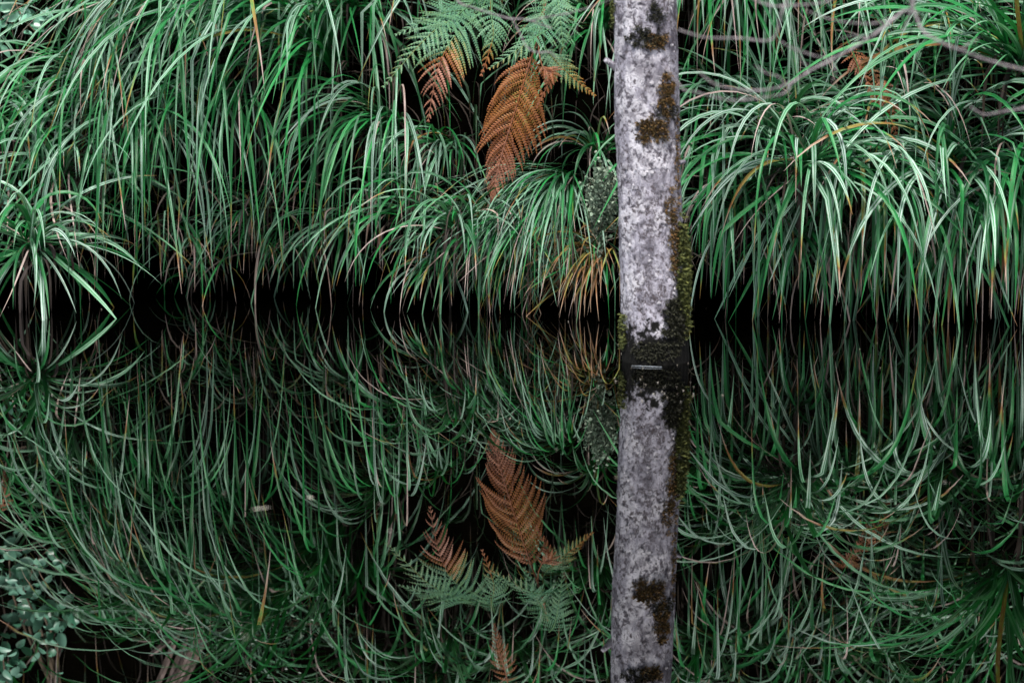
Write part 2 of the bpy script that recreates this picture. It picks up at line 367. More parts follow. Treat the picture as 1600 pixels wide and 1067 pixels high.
G = 'sedge tussocks on the bank'
T = [
 # px, py, off, n, L, az, spread, e0, W, label, extras
 # --- left
 (52, 386, 0.24, 76, 0.36, 5, 150, 16, 0.0115, 'low star-shaped sedge tussock with an orange dead blade beside the water, far left', dict(e1=-74, sag=1.1, es=34, mat='sedge_broad', dry=0.2)),
 (102, 272, 0.06, 56, 0.38, 0, 125, 26, 0.0095, 'star-shaped sedge tussock just above and behind the low far left one', dict(e1=-70, sag=1.1, es=30)),
 (-25, 200, 0.05, 50, 0.44, 10, 90, 30, 0.0085, 'sedge cut by the left edge of the photo with blades hanging straight down', dict(sag=0.7)),
 (155, 130, 0.06, 60, 0.58, -15, 75, 32, 0.0085, 'sedge with arching blades below the dark gap in the upper left corner', dict(sag=0.7)),
 (285, 55, 0.06, 64, 0.66, -32, 45, 40, 0.010, 'sedge with long arcs sweeping down left, left of the two biggest curtains', dict(sag=0.92, es=17, e1=-78)),
 (445, 60, 0.10, 92, 0.84, -52, 46, 46, 0.0105, 'biggest sedge curtain left of the ferns, root under the dark tuft near the top', dict(sag=0.92, es=17, e1=-78)),
 (522, 105, 0.10, 92, 0.78, -50, 48, 42, 0.010, 'thick sedge curtain with long hanging blades directly left of the ferns', dict(sag=0.92, es=17, e1=-78)),
 (360, 160, 0.07, 66, 0.60, -30, 60, 22, 0.008, 'hanging sedge below the biggest curtain, over the shaded cove', dict(sag=0.7)),
 (205, 190, 0.07, 60, 0.56, -20, 65, 22, 0.008, 'hanging sedge between the star-shaped left tussocks and the big curtain', dict(sag=0.7)),
 (612, 195, 0.06, 76, 0.52, -40, 55, 26, 0.008, 'sedge hanging below the left fern, beside the star tussock of the middle', dict(sag=0.7)),
 (560, 20, 0.06, 60, 0.52, -8, 60, 14, 0.0085, 'sedge at the top edge whose blades hang just left of the left fern', dict(dry=0.45)),
 (205, -70, 0.05, 40, 0.46, 5, 60, 5, 0.0085, 'sedge above the upper left dark gap with thin blades hanging into view', {}),
 (250, -60, 0.05, 60, 0.46, -5, 55, 5, 0.0085, 'sedge hanging into view at the top, between dark gap and big curtain', {}),
 (365, -80, 0.05, 60, 0.46, 0, 55, 5, 0.009, 'sedge hanging from the top edge over the root of the big curtain', {}),
 (400, 345, 0.02, 34, 0.22, -40, 60, 8, 0.006, 'small dark fine sedge tuft at the back of the shaded cove', dict(dry=0.3)),
 (262, 350, 0.03, 16, 0.22, -10, 70, 5, 0.006, 'small sparse sedge tuft deep in shade left of the cove tuft', dict(dry=0.5)),
 (545, 345, 0.04, 30, 0.28, -30, 60, 4, 0.007, 'short sedge hanging over the shaded water left of the middle star tussock', dict(dry=0.3)),
 # --- middle
 (648, 325, 0.06, 56, 0.32, -5, 130, 18, 0.0075, 'star-shaped sedge tussock low in the middle, below the left fern', dict(dry=0.35, e1=-72, sag=1.1, es=30)),
 (722, 360, 0.08, 42, 0.32, -10, 110, 40, 0.009, 'sedge tussock reaching the water below the tip of the big orange frond', dict(dry=0.3)),
 (775, 345, -0.01, 60, 0.30, -15, 70, 8, 0.007, 'fine-leaved sedge right below the hanging tip of the orange frond', dict(dry=0.35)),
 (892, 285, 0.02, 120, 0.40, -34, 38, 2, 0.0055, 'dense fine sedge slanting down left, between orange frond and grey trunk', dict(dry=0.35, e1=-72, sag=1.0, es=12)),
 (836, 352, 0.02, 70, 0.28, -30, 60, 4, 0.0055, 'lower fine sedge over the water left of the rusty tuft', dict(dry=0.5, e1=-74, sag=1.0, es=14)),
 (934, 238, 0.05, 46, 0.22, -15, 120, 32, 0.007, 'yellow-centred sedge with curled tan dead blades at the left side of the trunk', dict(dry=0.75)),
 (940, 398, 0.10, 120, 0.25, -48, 58, 8, 0.0046, 'rust-red fine grass tuft at the waterline left of the trunk', dict(rust=True, e1=-66, sag=1.0)),
 (690, -70, 0.14, 34, 0.46, -5, 60, 16, 0.009, 'sedge above the left fern whose long blades hang in front of it', dict(mat='sedge_broad')),
 (800, -110, 0.05, 46, 0.46, 0, 70, 14, 0.009, 'sedge above the two ferns, best seen in the reflection', dict(mat='sedge_broad')),
 (935, 40, 0.03, 50, 0.42, -25, 60, 18, 0.008, 'sedge behind the upper trunk, showing between trunk and right fern', {}),
 (700, 225, 0.0, 46, 0.28, -25, 60, 10, 0.007, 'shaded sedge in the dark hollow between the two orange fronds', {}),
 # --- right
 (1105, -70, 0.06, 64, 0.60, 5, 50, 5, 0.0105, 'sedge with long upright-hanging blades right beside the top of the trunk', dict(mat='sedge_broad')),
 (1195, -60, 0.06, 64, 0.56, 5, 55, 5, 0.010, 'second sedge from the trunk along the top edge, blades hanging', dict(mat='sedge_broad')),
 (1300, -40, 0.06, 60, 0.48, 15, 70, 20, 0.0095, 'sedge at the top edge above the hidden brown fern', {}),
 (1207, 213, 0.10, 66, 0.40, 0, 140, 46, 0.0100, 'sedge with a dark upright heart just above the large star-shaped tussock', dict(mat='sedge_broad', e1=-60, sag=1.2)),
 (1256, 266, 0.20, 92, 0.50, 2, 125, 30, 0.0115, 'large star-shaped sedge right of the trunk with broad pale blades reaching the water', dict(e1=-78, sag=0.95, es=30, mat='sedge_broad', dry=0.4)),
 (1125, 140, 0.03, 56, 0.36, 10, 90, 20, 0.0085, 'sedge right of the trunk between the top hanging ones and the mossy side', {}),
 (1118, 255, 0.06, 54, 0.44, 0, 100, 28, 0.009, 'sedge half behind the right side of the trunk, above its moss', dict(sag=0.7)),
 (1160, 325, 0.05, 46, 0.36, -5, 90, 24, 0.009, 'low sedge in shade between mossy trunk and the large star-shaped tussock', dict(sag=0.62, dry=0.5)),
 (1350, 290, 0.08, 64, 0.48, 10, 85, 26, 0.0110, 'hanging sedge directly right of the large star-shaped tussock', dict(sag=0.62, mat='sedge_broad', dry=0.45)),
 (1484, 262, 0.12, 80, 0.54, 8, 120, 24, 0.0125, 'sedge with a dark hollow heart above the water near the right edge', dict(e1=-76, sag=1.0, es=28, mat='sedge_broad', dry=0.35)),
 (1592, 100, 0.26, 84, 0.62, -25, 110, 32, 0.0135, 'big bright sedge at the right edge with blades arching far to the left', dict(e1=-66, sag=1.2, mat='sedge_broad', dry=0.25)),
 (1395, 165, 0.05, 64, 0.40, 5, 110, 34, 0.0095, 'sedge covering the hidden brown fern, below the bare branches', dict(dry=0.45)),
 (1320, 200, 0.04, 50, 0.34, 0, 110, 30, 0.0095, 'sedge above right of the large star-shaped tussock, beside the brown fern', dict(dry=0.5)),
 (1612, 290, 0.10, 60, 0.54, -10, 75, 26, 0.0122, 'sedge cut by the right edge with blades hanging into the water', dict(sag=0.62, mat='sedge_broad')),
 (1550, 325, 0.07, 46, 0.46, 0, 80, 18, 0.0105, 'low sedge under the dark hollow heart, between it and the right edge', dict(sag=0.62, dry=0.45)),
 (1430, 325, 0.06, 42, 0.46, 5, 80, 16, 0.010, 'low hanging sedge under the right tussocks, over black water', dict(sag=0.62, dry=0.55)),
 (1480, 60, 0.05, 66, 0.46, -5, 95, 30, 0.010, 'sedge behind the thick pale branch near the upper right corner', {}),
 (1400, -90, 0.05, 56, 0.46, 5, 70, 15, 0.0095, 'sedge above the top edge where the main bare branch leaves the picture', {}),
 (1560, -60, 0.05, 60, 0.46, -10, 80, 15, 0.0105, 'sedge at the top edge above the big bright one on the right', dict(mat='sedge_broad')),
  # --- low fringe at the waterline
 (1240, 372, 0.06, 34, 0.30, 0, 85, 2, 0.0085, 'low tuft under the large star-shaped tussock, blades dipping straight into water', dict(sag=0.6, dry=0.5)),
 (1335, 372, 0.06, 34, 0.30, 8, 85, 4, 0.0085, 'low tuft under the hanging sedge right of the large star, touching black water', dict(sag=0.65, dry=0.5)),
 (1500, 372, 0.06, 36, 0.32, 0, 85, 4, 0.009, 'low tuft at the waterline below the dark hollow heart', dict(sag=0.65, dry=0.4)),
 (690, 405, 0.07, 36, 0.22, -20, 85, 12, 0.007, 'small waterline tuft below the middle star tussock', dict(sag=0.9, dry=0.4, mat='sedge')),
 (800, 405, 0.05, 44, 0.20, -25, 70, 8, 0.005, 'small fine waterline tuft between middle tussocks and rusty tuft', dict(sag=0.9, dry=0.5)),
 (470, 385, 0.05, 24, 0.18, -30, 80, 0, 0.006, 'small sparse waterline tuft at the right end of the shaded cove', dict(sag=0.9, dry=0.4)),
 (330, 400, 0.05, 16, 0.15, -30, 80, 5, 0.005, 'tiny waterline tuft at the left end of the shaded cove', dict(sag=0.9, dry=0.4)),
 # --- above the frame, seen mirrored in the pond
 (560, -150, 0.06, 56, 0.56, 0, 100, 25, 0.0105, 'large bright sedge mirrored at the bottom edge below the left fern', dict(mat='sedge_broad')),
 (680, -180, 0.06, 56, 0.52, 0, 100, 25, 0.0105, 'sedge mirrored at the bottom edge, left of the mirrored green frond', dict(mat='sedge_broad')),
 (1010, -160, 0.05, 56, 0.46, 5, 90, 20, 0.0095, 'sedge above the frame behind the trunk, mirrored right beside it', {}),
 (1200, -190, 0.05, 60, 0.46, 0, 90, 20, 0.0095, 'sedge mirrored at the bottom edge a little right of the trunk', {}),
 (1520, -190, 0.05, 60, 0.46, -5, 90, 20, 0.010, 'sedge mirrored in the lower right corner', {}),
]
for i, (px, py, off, n_, L, az, spr, e0, Wd, label, ex) in enumerate(T):
    tussock(i, px, py, off, n_, L, az, spr, e0, Wd, label, **ex)

# loose undergrowth: dead and shaded blades lying against the whole bank
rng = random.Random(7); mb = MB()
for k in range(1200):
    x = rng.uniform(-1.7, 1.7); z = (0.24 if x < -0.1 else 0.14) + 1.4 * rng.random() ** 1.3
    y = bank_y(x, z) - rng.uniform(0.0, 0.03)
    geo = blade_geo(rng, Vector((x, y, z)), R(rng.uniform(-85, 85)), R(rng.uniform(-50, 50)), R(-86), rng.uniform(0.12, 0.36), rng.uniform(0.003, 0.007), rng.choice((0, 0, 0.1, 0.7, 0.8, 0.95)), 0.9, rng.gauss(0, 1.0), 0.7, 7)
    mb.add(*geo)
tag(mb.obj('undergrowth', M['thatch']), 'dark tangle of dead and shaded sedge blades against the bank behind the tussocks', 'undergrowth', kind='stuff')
rng = random.Random(9); mb = MB()
for k in range(420):
    x = rng.uniform(-1.3, 1.3); z = 0.10 + 0.20 * rng.random()
    y = bank_y(x, max(z, 0.17)) - rng.uniform(0.0, 0.05)
    geo = blade_geo(rng, Vector((x, y, z)), R(rng.gauss(-8, 55)), R(rng.uniform(-40, 30)), R(-80), rng.uniform(0.10, 0.30), rng.uniform(0.0025, 0.006), rng.choice((0, 0, 0, 0.3, 0.75, 0.95)), 0.9, rng.gauss(0, 1.0), rng.uniform(0.6, 1.4), 8)
    mb.add(*geo)
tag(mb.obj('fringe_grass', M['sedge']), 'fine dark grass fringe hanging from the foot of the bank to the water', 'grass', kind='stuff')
rng = random.Random(8); mb = MB()
for k in range(9000):
    x = rng.uniform(-3.6, 3.6); z = rng.uniform(0.16, 3.0)
    if abs(x) < 1.38 and z < 1.2: continue
    geo = blade_geo(rng, Vector((x, bank_y(x, z) - 0.01, z)), R(rng.uniform(-90, 90)), R(rng.uniform(-10, 70)), R(-84), rng.uniform(0.3, 0.6), rng.uniform(0.007, 0.012), rng.choice((0, 0, 0, 0.8)), rng.choice((0.2, 0.9)), rng.gauss(0, 0.8), 0.8, 7)
    mb.add(*geo)
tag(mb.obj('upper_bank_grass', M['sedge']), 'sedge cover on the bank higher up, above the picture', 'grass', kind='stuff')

# ------------------------------------------------------------------ the grey trunk
TY = 5.26
foot = at(1023, 563, TY)
top_px = at(1007, 0, TY + 0.02)
lean = (top_px - foot) / (top_px.z - foot.z)
def trunk_c(z): return Vector((foot.x, foot.y, 0)) + Vector((lean.x, lean.y, 1)) * z + Vector((0.0015 * math.sin(z * 9 + 1), 0, 0))
def trunk_r(z): return 0.0662 + 0.003 * math.exp(-max(z, 0) * 9) - 0.004 * z * 0.4
tree = empty('tree', 'slender tree with grey lichen-blotched mossy trunk standing in the pond', 'tree'); tree.location = (foot.x, foot.y, 0)
V, F = [], []; SEG = 120; zz = [-0.5 + 0.0075 * i for i in range(240)] + [1.32 + 0.2 * i for i in range(14)]
for i, z in enumerate(zz):
    c = trunk_c(z)
    for j in range(SEG):
        g = 2 * math.pi * j / SEG; d = Vector((math.sin(g), -math.cos(g), 0))
        q = Vector((d.x * 3, d.y * 3, z * 5))
        r = trunk_r(z) * (1 + 0.04 * noise.noise(q) + 0.028 * noise.noise(q * 3.1) + 0.022 * noise.noise(q * 8) + 0.014 * noise.noise(q * 19))
        V.append(tuple(c + d * r - Vector((foot.x, foot.y, 0))))
    if i:
        for j in range(SEG):
            k = (j + 1) % SEG; F.append(((i - 1) * SEG + j, (i - 1) * SEG + k, i * SEG + k, i * SEG + j))
trunk = mesh_obj('trunk', V, F, M['bark'], tree)
ORI = Vector((foot.x, foot.y, 0))
def trunk_pt(dx, z, out=0.0):
    """a point on the trunk's skin, dx = sideways share of the radius (-1.2 .. 1.2, beyond 1 wraps behind)"""
    g = math.asin(max(-1, min(1, dx))) if abs(dx) <= 1 else math.copysign(math.pi / 2 + (abs(dx) - 1) * 1.5, dx)
    d = Vector((math.sin(g), -math.cos(g), 0))
    q = Vector((d.x * 3, d.y * 3, z * 5))
    r = trunk_r(z) * (1 + 0.04 * noise.noise(q) + 0.028 * noise.noise(q * 3.1) + 0.022 * noise.noise(q * 8) + 0.014 * noise.noise(q * 19))
    return trunk_c(z) + d * (r + out) - ORI, d
def z_of(py): return at(1015, py, TY - 0.06).z
def moss(cx, cy, rx, ry, n_, ln, mat, seed, label=None, thick=0.0):
    rg = random.Random(seed); v, f = [], []
    for k in range(int(n_ * 2.0)):
        a_ = rg.uniform(0, 6.283); rr = math.sqrt(rg.random())
        dx, dy = rr * math.cos(a_), rr * math.sin(a_)
        px, py = cx + rx * dx, cy + ry * dy
        if noise.noise(Vector((px * 0.09, py * 0.09, seed))) + 0.75 - rr * rr * 0.95 < rg.uniform(-0.05, 0.75): continue
        z = z_of(py)
        if z < 0.004: continue
        ctr = 1023 - (563 - py) * 0.0285
        p, d = trunk_pt((px - ctr) / 50.5, z, thick * (1 - rr) * rg.random() - 0.001)
        t = Vector((-d.y, d.x, 0)); u = (d + t * rg.gauss(0, 0.7) + Vector((0, 0, rg.gauss(-0.25, 0.6)))).normalized()
        L_ = ln * rg.uniform(0.4, 1.2); w = u.orthogonal().normalized(); w = (w * math.cos(k) + u.cross(w) * math.sin(k)) * L_ * 0.17
        b = len(v); v += [tuple(p - w * 0.6), tuple(p + w * 0.6), tuple(p + u * L_ * 0.6 + w), tuple(p + u * L_), tuple(p + u * L_ * 0.6 - w)]
        f += [(b, b + 1, b + 2, b + 3, b + 4)]
    o = mesh_obj('moss_patch', v, f, M[mat], trunk, False)
    o['kind'] = 'stuff'
    if label: o['label'] = label
moss(1018, 203, 30, 27, 1500, 0.009, 'moss_rust', 1, 'rusty orange moss patch at mid height')
moss(1038, 148, 16, 40, 1100, 0.009, 'moss_rust', 2)
moss(1040, 175, 22, 20, 500, 0.007, 'moss_dark', 12)
moss(1006, 58, 34, 20, 1100, 0.008, 'moss_dark', 3)
moss(1022, 64, 20, 16, 500, 0.009, 'moss_rust', 13)
moss(1022, 20, 16, 22, 500, 0.007, 'moss_dark', 14)
moss(953, 22, 9, 26, 420, 0.010, 'moss', 4, 'small yellow-green moss tuft on the shaded edge')
moss(1064, 435, 11, 108, 3800, 0.013, 'moss', 5, 'thick olive moss cushion up the side over the water', 0.012)
moss(1052, 380, 12, 60, 900, 0.008, 'moss_rust', 6)
moss(1052, 500, 24, 42, 1900, 0.010, 'moss_dark', 7, thick=0.006)
moss(1046, 330, 12, 40, 500, 0.007, 'moss_rust', 8)
moss(1058, 250, 6, 90, 500, 0.007, 'moss_rust', 18)
moss(1020, 548, 50, 18, 1000, 0.008, 'moss_dark', 9)
moss(972, 520, 7, 40, 500, 0.010, 'moss', 10)
# raised pale lichen flakes
rg = random.Random(19); v, f = [], []
for k in range(420):
    dx = rg.uniform(-1.15, 1.15); z = rg.uniform(0.05, 1.0)
    if noise.noise(Vector((dx * 2.0, z * 9, 4))) < rg.uniform(-0.25, 0.3): continue
    p, d = trunk_pt(dx, z, 0.0008); t = Vector((-d.y, d.x, 0)); r0 = rg.uniform(0.0015, 0.0055); b = len(v); m_ = rg.randint(6, 9)
    ph = rg.random() * 6
    for j in range(m_):
        g = ph + 6.283 * j / m_; rr = r0 * rg.uniform(0.55, 1.25)
        v.append(tuple(p + t * math.cos(g) * rr + Vector((0, 0, math.sin(g) * rr)) + d * rg.uniform(-0.0008, 0.0016)))
    v.append(tuple(p + d * 0.0012)); f += [(b + j, b + (j + 1) % m_, b + m_) for j in range(m_)]
M['flake'] = leaf_material('white_lichen_crust', (0.24, 0.23, 0.26), (0.44, 0.43, 0.46), 0.9)
tag(mesh_obj('lichen_crust', v, f, M['flake'], trunk, False), kind='stuff')
# broken twig stubs on the trunk
for px, py, d1, d2 in ((958, 112, (-0.030, -0.02, 0.022), 0.009), (1063, 262, (0.02, -0.01, 0.01), 0.006)):
    z = z_of(py); p, d = trunk_pt((px - (1023 - (563 - py) * 0.0285)) / 50.5, z, -0.01)
    v, f, uv, a = tube([p, p + Vector(d1) * 0.6, p + Vector(d1)], [d2, d2 * 0.8, d2 * 0.6], 8, wob=0.3)
    mesh_obj('branch_stub', v, f, M['bark'], tree)

# limbs and crown of the tree, well above the picture
rg = random.Random(21)
for k in range(4):
    z0 = 2.6 + 0.4 * k; p0 = trunk_c(z0) - ORI; a_ = k * 1.9
    p1 = p0 + Vector((math.cos(a_) * 0.5, math.sin(a_) * 0.5, 0.7)); p2 = p1 + Vector((math.cos(a_) * 0.4, math.sin(a_) * 0.4, 0.8))
    v, f, uv, a = tube(spline([p0, p1, p2], 8), [0.035 - 0.003 * i for i in range(8)], 8)
    mesh_obj('limb', v, f, M['bark'], tree)

# ------------------------------------------------------------------ ferns
def pinna(rg, p0, d, nor, L, wid, dry0, dry1, parent, ori, curl=0.5, npin=17):
    """one leaflet: a midrib with two combs of small pinnules, drooping towards its tip"""
    v, f, uv, a = [], [], [], []
    p = Vector(p0); ds = L / npin; dirv = d.normalized(); down = Vector((0, 0, -1))
    for i in range(npin):
        s = (i + 0.5) / npin
        dirv = (dirv + down * curl / npin * (0.4 + s)).normalized()
        sd_ = nor.cross(dirv).normalized(); nn = dirv.cross(sd_)
        w = wid * (0.55 + 0.45 * min(1, s * 5)) * (1 - s ** 2.2) + 0.001
        dv = lerp(dry0, dry1, s)
        tone = (min(1, max(0, dv + rg.gauss(0, 0.04))), rg.random(), s)
        for sg in (-1, 1):
            ax = (sd_ * sg * 0.93 + dirv * 0.42).normalized()
            tip = p + ax * w - nn * (0.32 * w); hw = dirv * ds * 0.33
            midp = p + ax * (w * 0.55) - nn * (0.07 * w)
            b = len(v)
            v += [tuple(q - ori) for q in (p - hw, p + hw, midp + hw, tip + hw * 0.3, midp - hw)]
            uv += [(0, 0)] * 5; a += [tone] * 5
            f += [(b, b + 1, b + 2, b + 4), (b + 4, b + 2, b + 3)]
        # midrib
        b = len(v); q2 = p + dirv * ds; rw = sd_ * (0.0011 * (1 - 0.7 * s)); up_ = nn * 0.0006
        v += [tuple(q - ori) for q in (p - rw + up_, p + rw + up_, q2 + rw + up_, q2 - rw + up_)]
        uv += [(0, 0)] * 4; a += [(min(1, dv + 0.15), 0, s)] * 4; f += [(b, b + 1, b + 2, b + 3)]
        p = q2
    mesh_obj('pinna', v, f, M['fern'], parent, False, uv, a)

def frond(fern, ori, path, n_, Lmax, facing, dryf, seed, ang=(62, 38), sides=(1.0, 1.0), start=0.12, peak=0.25, wid=0.0065, curl=0.5, label=None, stalk=0.0022):
    """path = [(px, py, Y), ...] from the crown to the tip; dryf(s, side) gives how brown a leaflet is"""
    rg = random.Random(seed)
    pts = spline([at(*q) for q in path], 60)
    v, f, uv, a = tube([p - ori for p in pts], [stalk * (1 - 0.75 * i / 59) for i in range(60)], 6)
    a = [(min(1, dryf(i // 6 / 59, 0) + 0.25), 0, 0) for i in range(len(v))]
    fr = mesh_obj('frond', v, f, M['fern'], fern, True, uv, a)
    if label: fr['label'] = label
    fc = Vector(facing).normalized()
    for k in range(n_):
        s = start + (0.985 - start) * (k / (n_ - 1)) ** 0.93
        x = s * 59; i = min(58, int(x)); p = pts[i].lerp(pts[i + 1], x - i); t = (pts[min(59, i + 2)] - pts[max(0, i - 1)]).normalized()
        u = (s - start) / (1 - start)
        prof = (0.55 + 0.45 * min(1, u / peak)) * (1 - max(0, (u - peak) / (1 - peak)) ** 1.05)
        nor = (fc - t * fc.dot(t)).normalized(); sd_ = t.cross(nor)
        for sg, m_ in ((-1, sides[0]), (1, sides[1])):
            if m_ <= 0: continue
            an = R(lerp(ang[0], ang[1], u) + rg.gauss(0, 3))
            d = t * math.cos(an) + sd_ * sg * math.sin(an) + nor * rg.gauss(0.04, 0.13)
            L = max(0.006, Lmax * prof * m_ * (rg.uniform(0.85, 1.08) if rg.random() > 0.06 else rg.uniform(0.3, 0.7)))
            dv = dryf(s, sg)
            pinna(rg, p, d, nor, L, wid * (0.24 + 0.76 * min(1, L / (0.75 * Lmax))), dv, dv + 0.12, fr, ori, curl * rg.uniform(0.6, 1.6), max(6, int(L / 0.0062)))
    return fr

FY = 5.92
fa = empty('fern', 'left fern with green fronds whose lower leaflets have turned orange', 'fern', 'ferns hanging from the bank'); oa = at(760, -30, 6.25); fa.location = oa
frond(fa, oa, [(770, -30, 6.22), (748, 22, 6.06), (706, 62, 5.98), (682, 118, 5.95), (669, 190, 5.95)], 22, 0.125, (-0.1, -1, 0.45),
      lambda s, g: 0.02 + 0.95 * sm(0.52, 0.74, s) + (0.35 * sm(0.35, 0.55, s) if g < 0 else 0), 31, (70, 36), peak=0.35, curl=0.7, label='green frond with orange hanging tip')
frond(fa, oa, [(765, -25, 6.22), (720, 20, 6.05), (668, 58, 5.97), (598, 137, 5.92)], 24, 0.10, (-0.2, -1, 0.5), lambda s, g: 0.02 + 0.1 * s, 32, (66, 40), curl=0.4)
frond(fa, oa, [(768, -30, 6.22), (742, 10, 6.10), (690, 22, 6.02), (618, 55, 5.98)], 22, 0.095, (-0.2, -1, 0.6), lambda s, g: 0.02, 33, (66, 42), curl=0.45)
frond(fa, oa, [(772, -30, 6.20), (768, 20, 6.02), (770, 60, 5.97), (752, 118, 5.95)], 16, 0.07, (0.1, -1, 0.4), lambda s, g: 0.05 + 0.6 * sm(0.62, 0.95, s), 34, (60, 38), curl=0.7)
fb = empty('fern', 'right fern with one big hanging orange frond and green fronds', 'fern', 'ferns hanging from the bank'); ob = at(860, -40, 6.2); fb.location = ob
frond(fb, ob, [(858, -38, 6.18), (846, 40, 6.0), (828, 98, 5.97), (806, 170, 5.95), (782, 250, 5.95), (768, 316, 5.95)], 28, 0.145, (-0.05, -1, 0.12),
      lambda s, g: 0.64 + 0.08 * math.sin(s * 9) + 0.22 * sm(0.55, 1, s), 41, (66, 30), sides=(0.95, 1.0), start=0.38, peak=0.22, wid=0.0090, curl=1.35, label='big hanging orange frond', stalk=0.003)
frond(fb, ob, [(858, -38, 6.18), (868, 30, 6.02), (832, 62, 5.88), (764, 108, 5.82)], 22, 0.095, (-0.1, -1, 0.5), lambda s, g: 0.02 + (0.3 * sm(0.6, 1, s) if g < 0 else 0), 42, (60, 40), curl=0.5)
frond(fb, ob, [(860, -60, 6.18), (868, -20, 6.02), (875, 25, 5.95), (882, 93, 5.92)], 22, 0.068, (0.05, -1, 0.2), lambda s, g: 0.03, 43, (60, 42), curl=0.4, label='green frond hanging beside the trunk')
frond(fb, ob, [(862, -40, 6.18), (850, 10, 6.0), (838, 40, 5.96), (820, 90, 5.94)], 18, 0.06, (0.0, -1, 0.5), lambda s, g: 0.03, 44, (60, 42), curl=0.4)
frond(fb, ob, [(858, -36, 6.18), (850, 60, 6.0), (872, 100, 5.94), (930, 150, 5.93)], 18, 0.055, (0.1, -1, 0.4), lambda s, g: 0.10 + 0.28 * sm(0.5, 1.0, s), 45, (60, 44), start=0.45, curl=0.6)
frond(fb, ob, [(858, -36, 6.18), (842, 60, 5.98), (848, 105, 5.90), (862, 118, 5.89), (838, 168, 5.89)], 14, 0.035, (0.0, -1, 0.2), lambda s, g: 0.66, 46, (50, 35), start=0.5, curl=0.5)
# brown fern hidden in the sedge on the right
fc_ = empty('fern', 'withered brown fern half hidden by sedge under the bare branches', 'fern', 'ferns hanging from the bank'); oc = at(1330, 60, 6.2); fc_.location = oc
frond(fc_, oc, [(1322, 60, 6.15), (1332, 85, 5.98), (1348, 110, 5.94), (1364, 158, 5.92)], 14, 0.05, (0, -1, 0.3), lambda s, g: 0.7, 51, (60, 40), curl=0.5)
frond(fc_, oc, [(1335, 65, 6.15), (1365, 115, 5.98), (1388, 168, 5.93), (1408, 240, 5.90)], 18, 0.05, (0, -1, 0.3), lambda s, g: 0.68, 52, (60, 40), curl=0.5, start=0.3)
# a dry fern above the frame, mirrored at the bottom edge
fd = empty('fern', 'orange dry fern mirrored at the very bottom edge of the pond', 'fern', 'ferns hanging from the bank'); od = at(790, -170, 6.3); fd.location = od
def ar(px, py, Y):
    p = atref(px, py, Y); return p
def px_of(p):
    d = p - Vector((0, 0, CAM_H)); k = d.dot(FWD); return (800 + FPX * d.x / k, 533.5 - FPX * d.dot(UP) / k, p.y)
frond(fd, od, [px_of(ar(800, 1100, 6.25)), px_of(ar(790, 1050, 6.1)), px_of(ar(778, 1010, 6.06)), px_of(ar(772, 975, 6.05))], 16, 0.05, (0, -1, 0.2), lambda s, g: 0.65, 53, (58, 38), curl=0.5)
fe = empty('fern', 'curled brown fern mirrored at the left edge of the pond', 'fern', 'ferns hanging from the bank'); oe = ar(-20, 800, 6.3); fe.location = oe
frond(fe, oe, [px_of(ar(-30, 830, 6.35)), px_of(ar(2, 790, 6.25)), px_of(ar(8, 760, 6.2)), px_of(ar(6, 728, 6.2))], 14, 0.035, (0.2, -1, 0.2), lambda s, g: 0.7, 54, (58, 38), curl=0.5)

# ------------------------------------------------------------------ shrubs, lichen, dead wood
def leaf_mesh(name, L, w, mat, bend=0.18, seg=6):
    v, f, uv, a = [], [], [], []
    for i in range(seg + 1):
        s = i / seg; ww = w * (math.sin(math.pi * min(1, s ** 0.8 * 0.97 + 0.03))) ** 0.75 * 0.5 + 0.0002
        z = -bend * L * s * s
        v += [(-ww, s * L, z + ww * 0.35), (0, s * L, z), (ww, s * L, z + ww * 0.35)]
        if i:
            b = 3 * (i - 1); f += [(b, b + 1, b + 4, b + 3), (b + 1, b + 2, b + 5, b + 4)]
    me = bpy.data.meshes.new(name); me.from_pydata(v, [], f); me.polygons.foreach_set('use_smooth', [True] * len(f)); me.materials.append(mat)
    return me
from mathutils import Euler, Matrix
def leafy_shrub(label, ori, stems, leaf, rg, per, spread, size):
    sh = empty('leafy_shrub', label, 'shrub', 'shrubs growing on the bank'); sh.location = ori
    for st in stems:
        pts = spline(st, 14)
        v, f, uv, a = tube([p - ori for p in pts], [0.005 * (1 - 0.06 * i) for i in range(14)], 6, wob=0.2)
        mesh_obj('stem', v, f, M['stem'], sh)
        for k in range(per):
            p = pts[int(lerp(4, 13, k / per))] + Vector((rg.gauss(0, spread), rg.gauss(0, spread * 0.6), rg.gauss(0, spread)))
            lf = bpy.data.objects.new('leaf', leaf); C.objects.link(lf); lf.parent = sh
            lf.location = p - ori; sc = size * rg.uniform(0.6, 1.15); lf.scale = (sc, sc, sc)
            lf.rotation_euler = (Matrix.Rotation(R(rg.gauss(0, 25)), 3, 'Z') @ Matrix.Rotation(R(rg.gauss(72, 32)), 3, 'X') @ Matrix.Rotation(rg.uniform(0, 6.28), 3, 'Z')).to_euler()
    return sh
leaf_big = leaf_mesh('leaf', 0.034, 0.021, M['leaf'])
rg = random.Random(61)
LY = 6.40
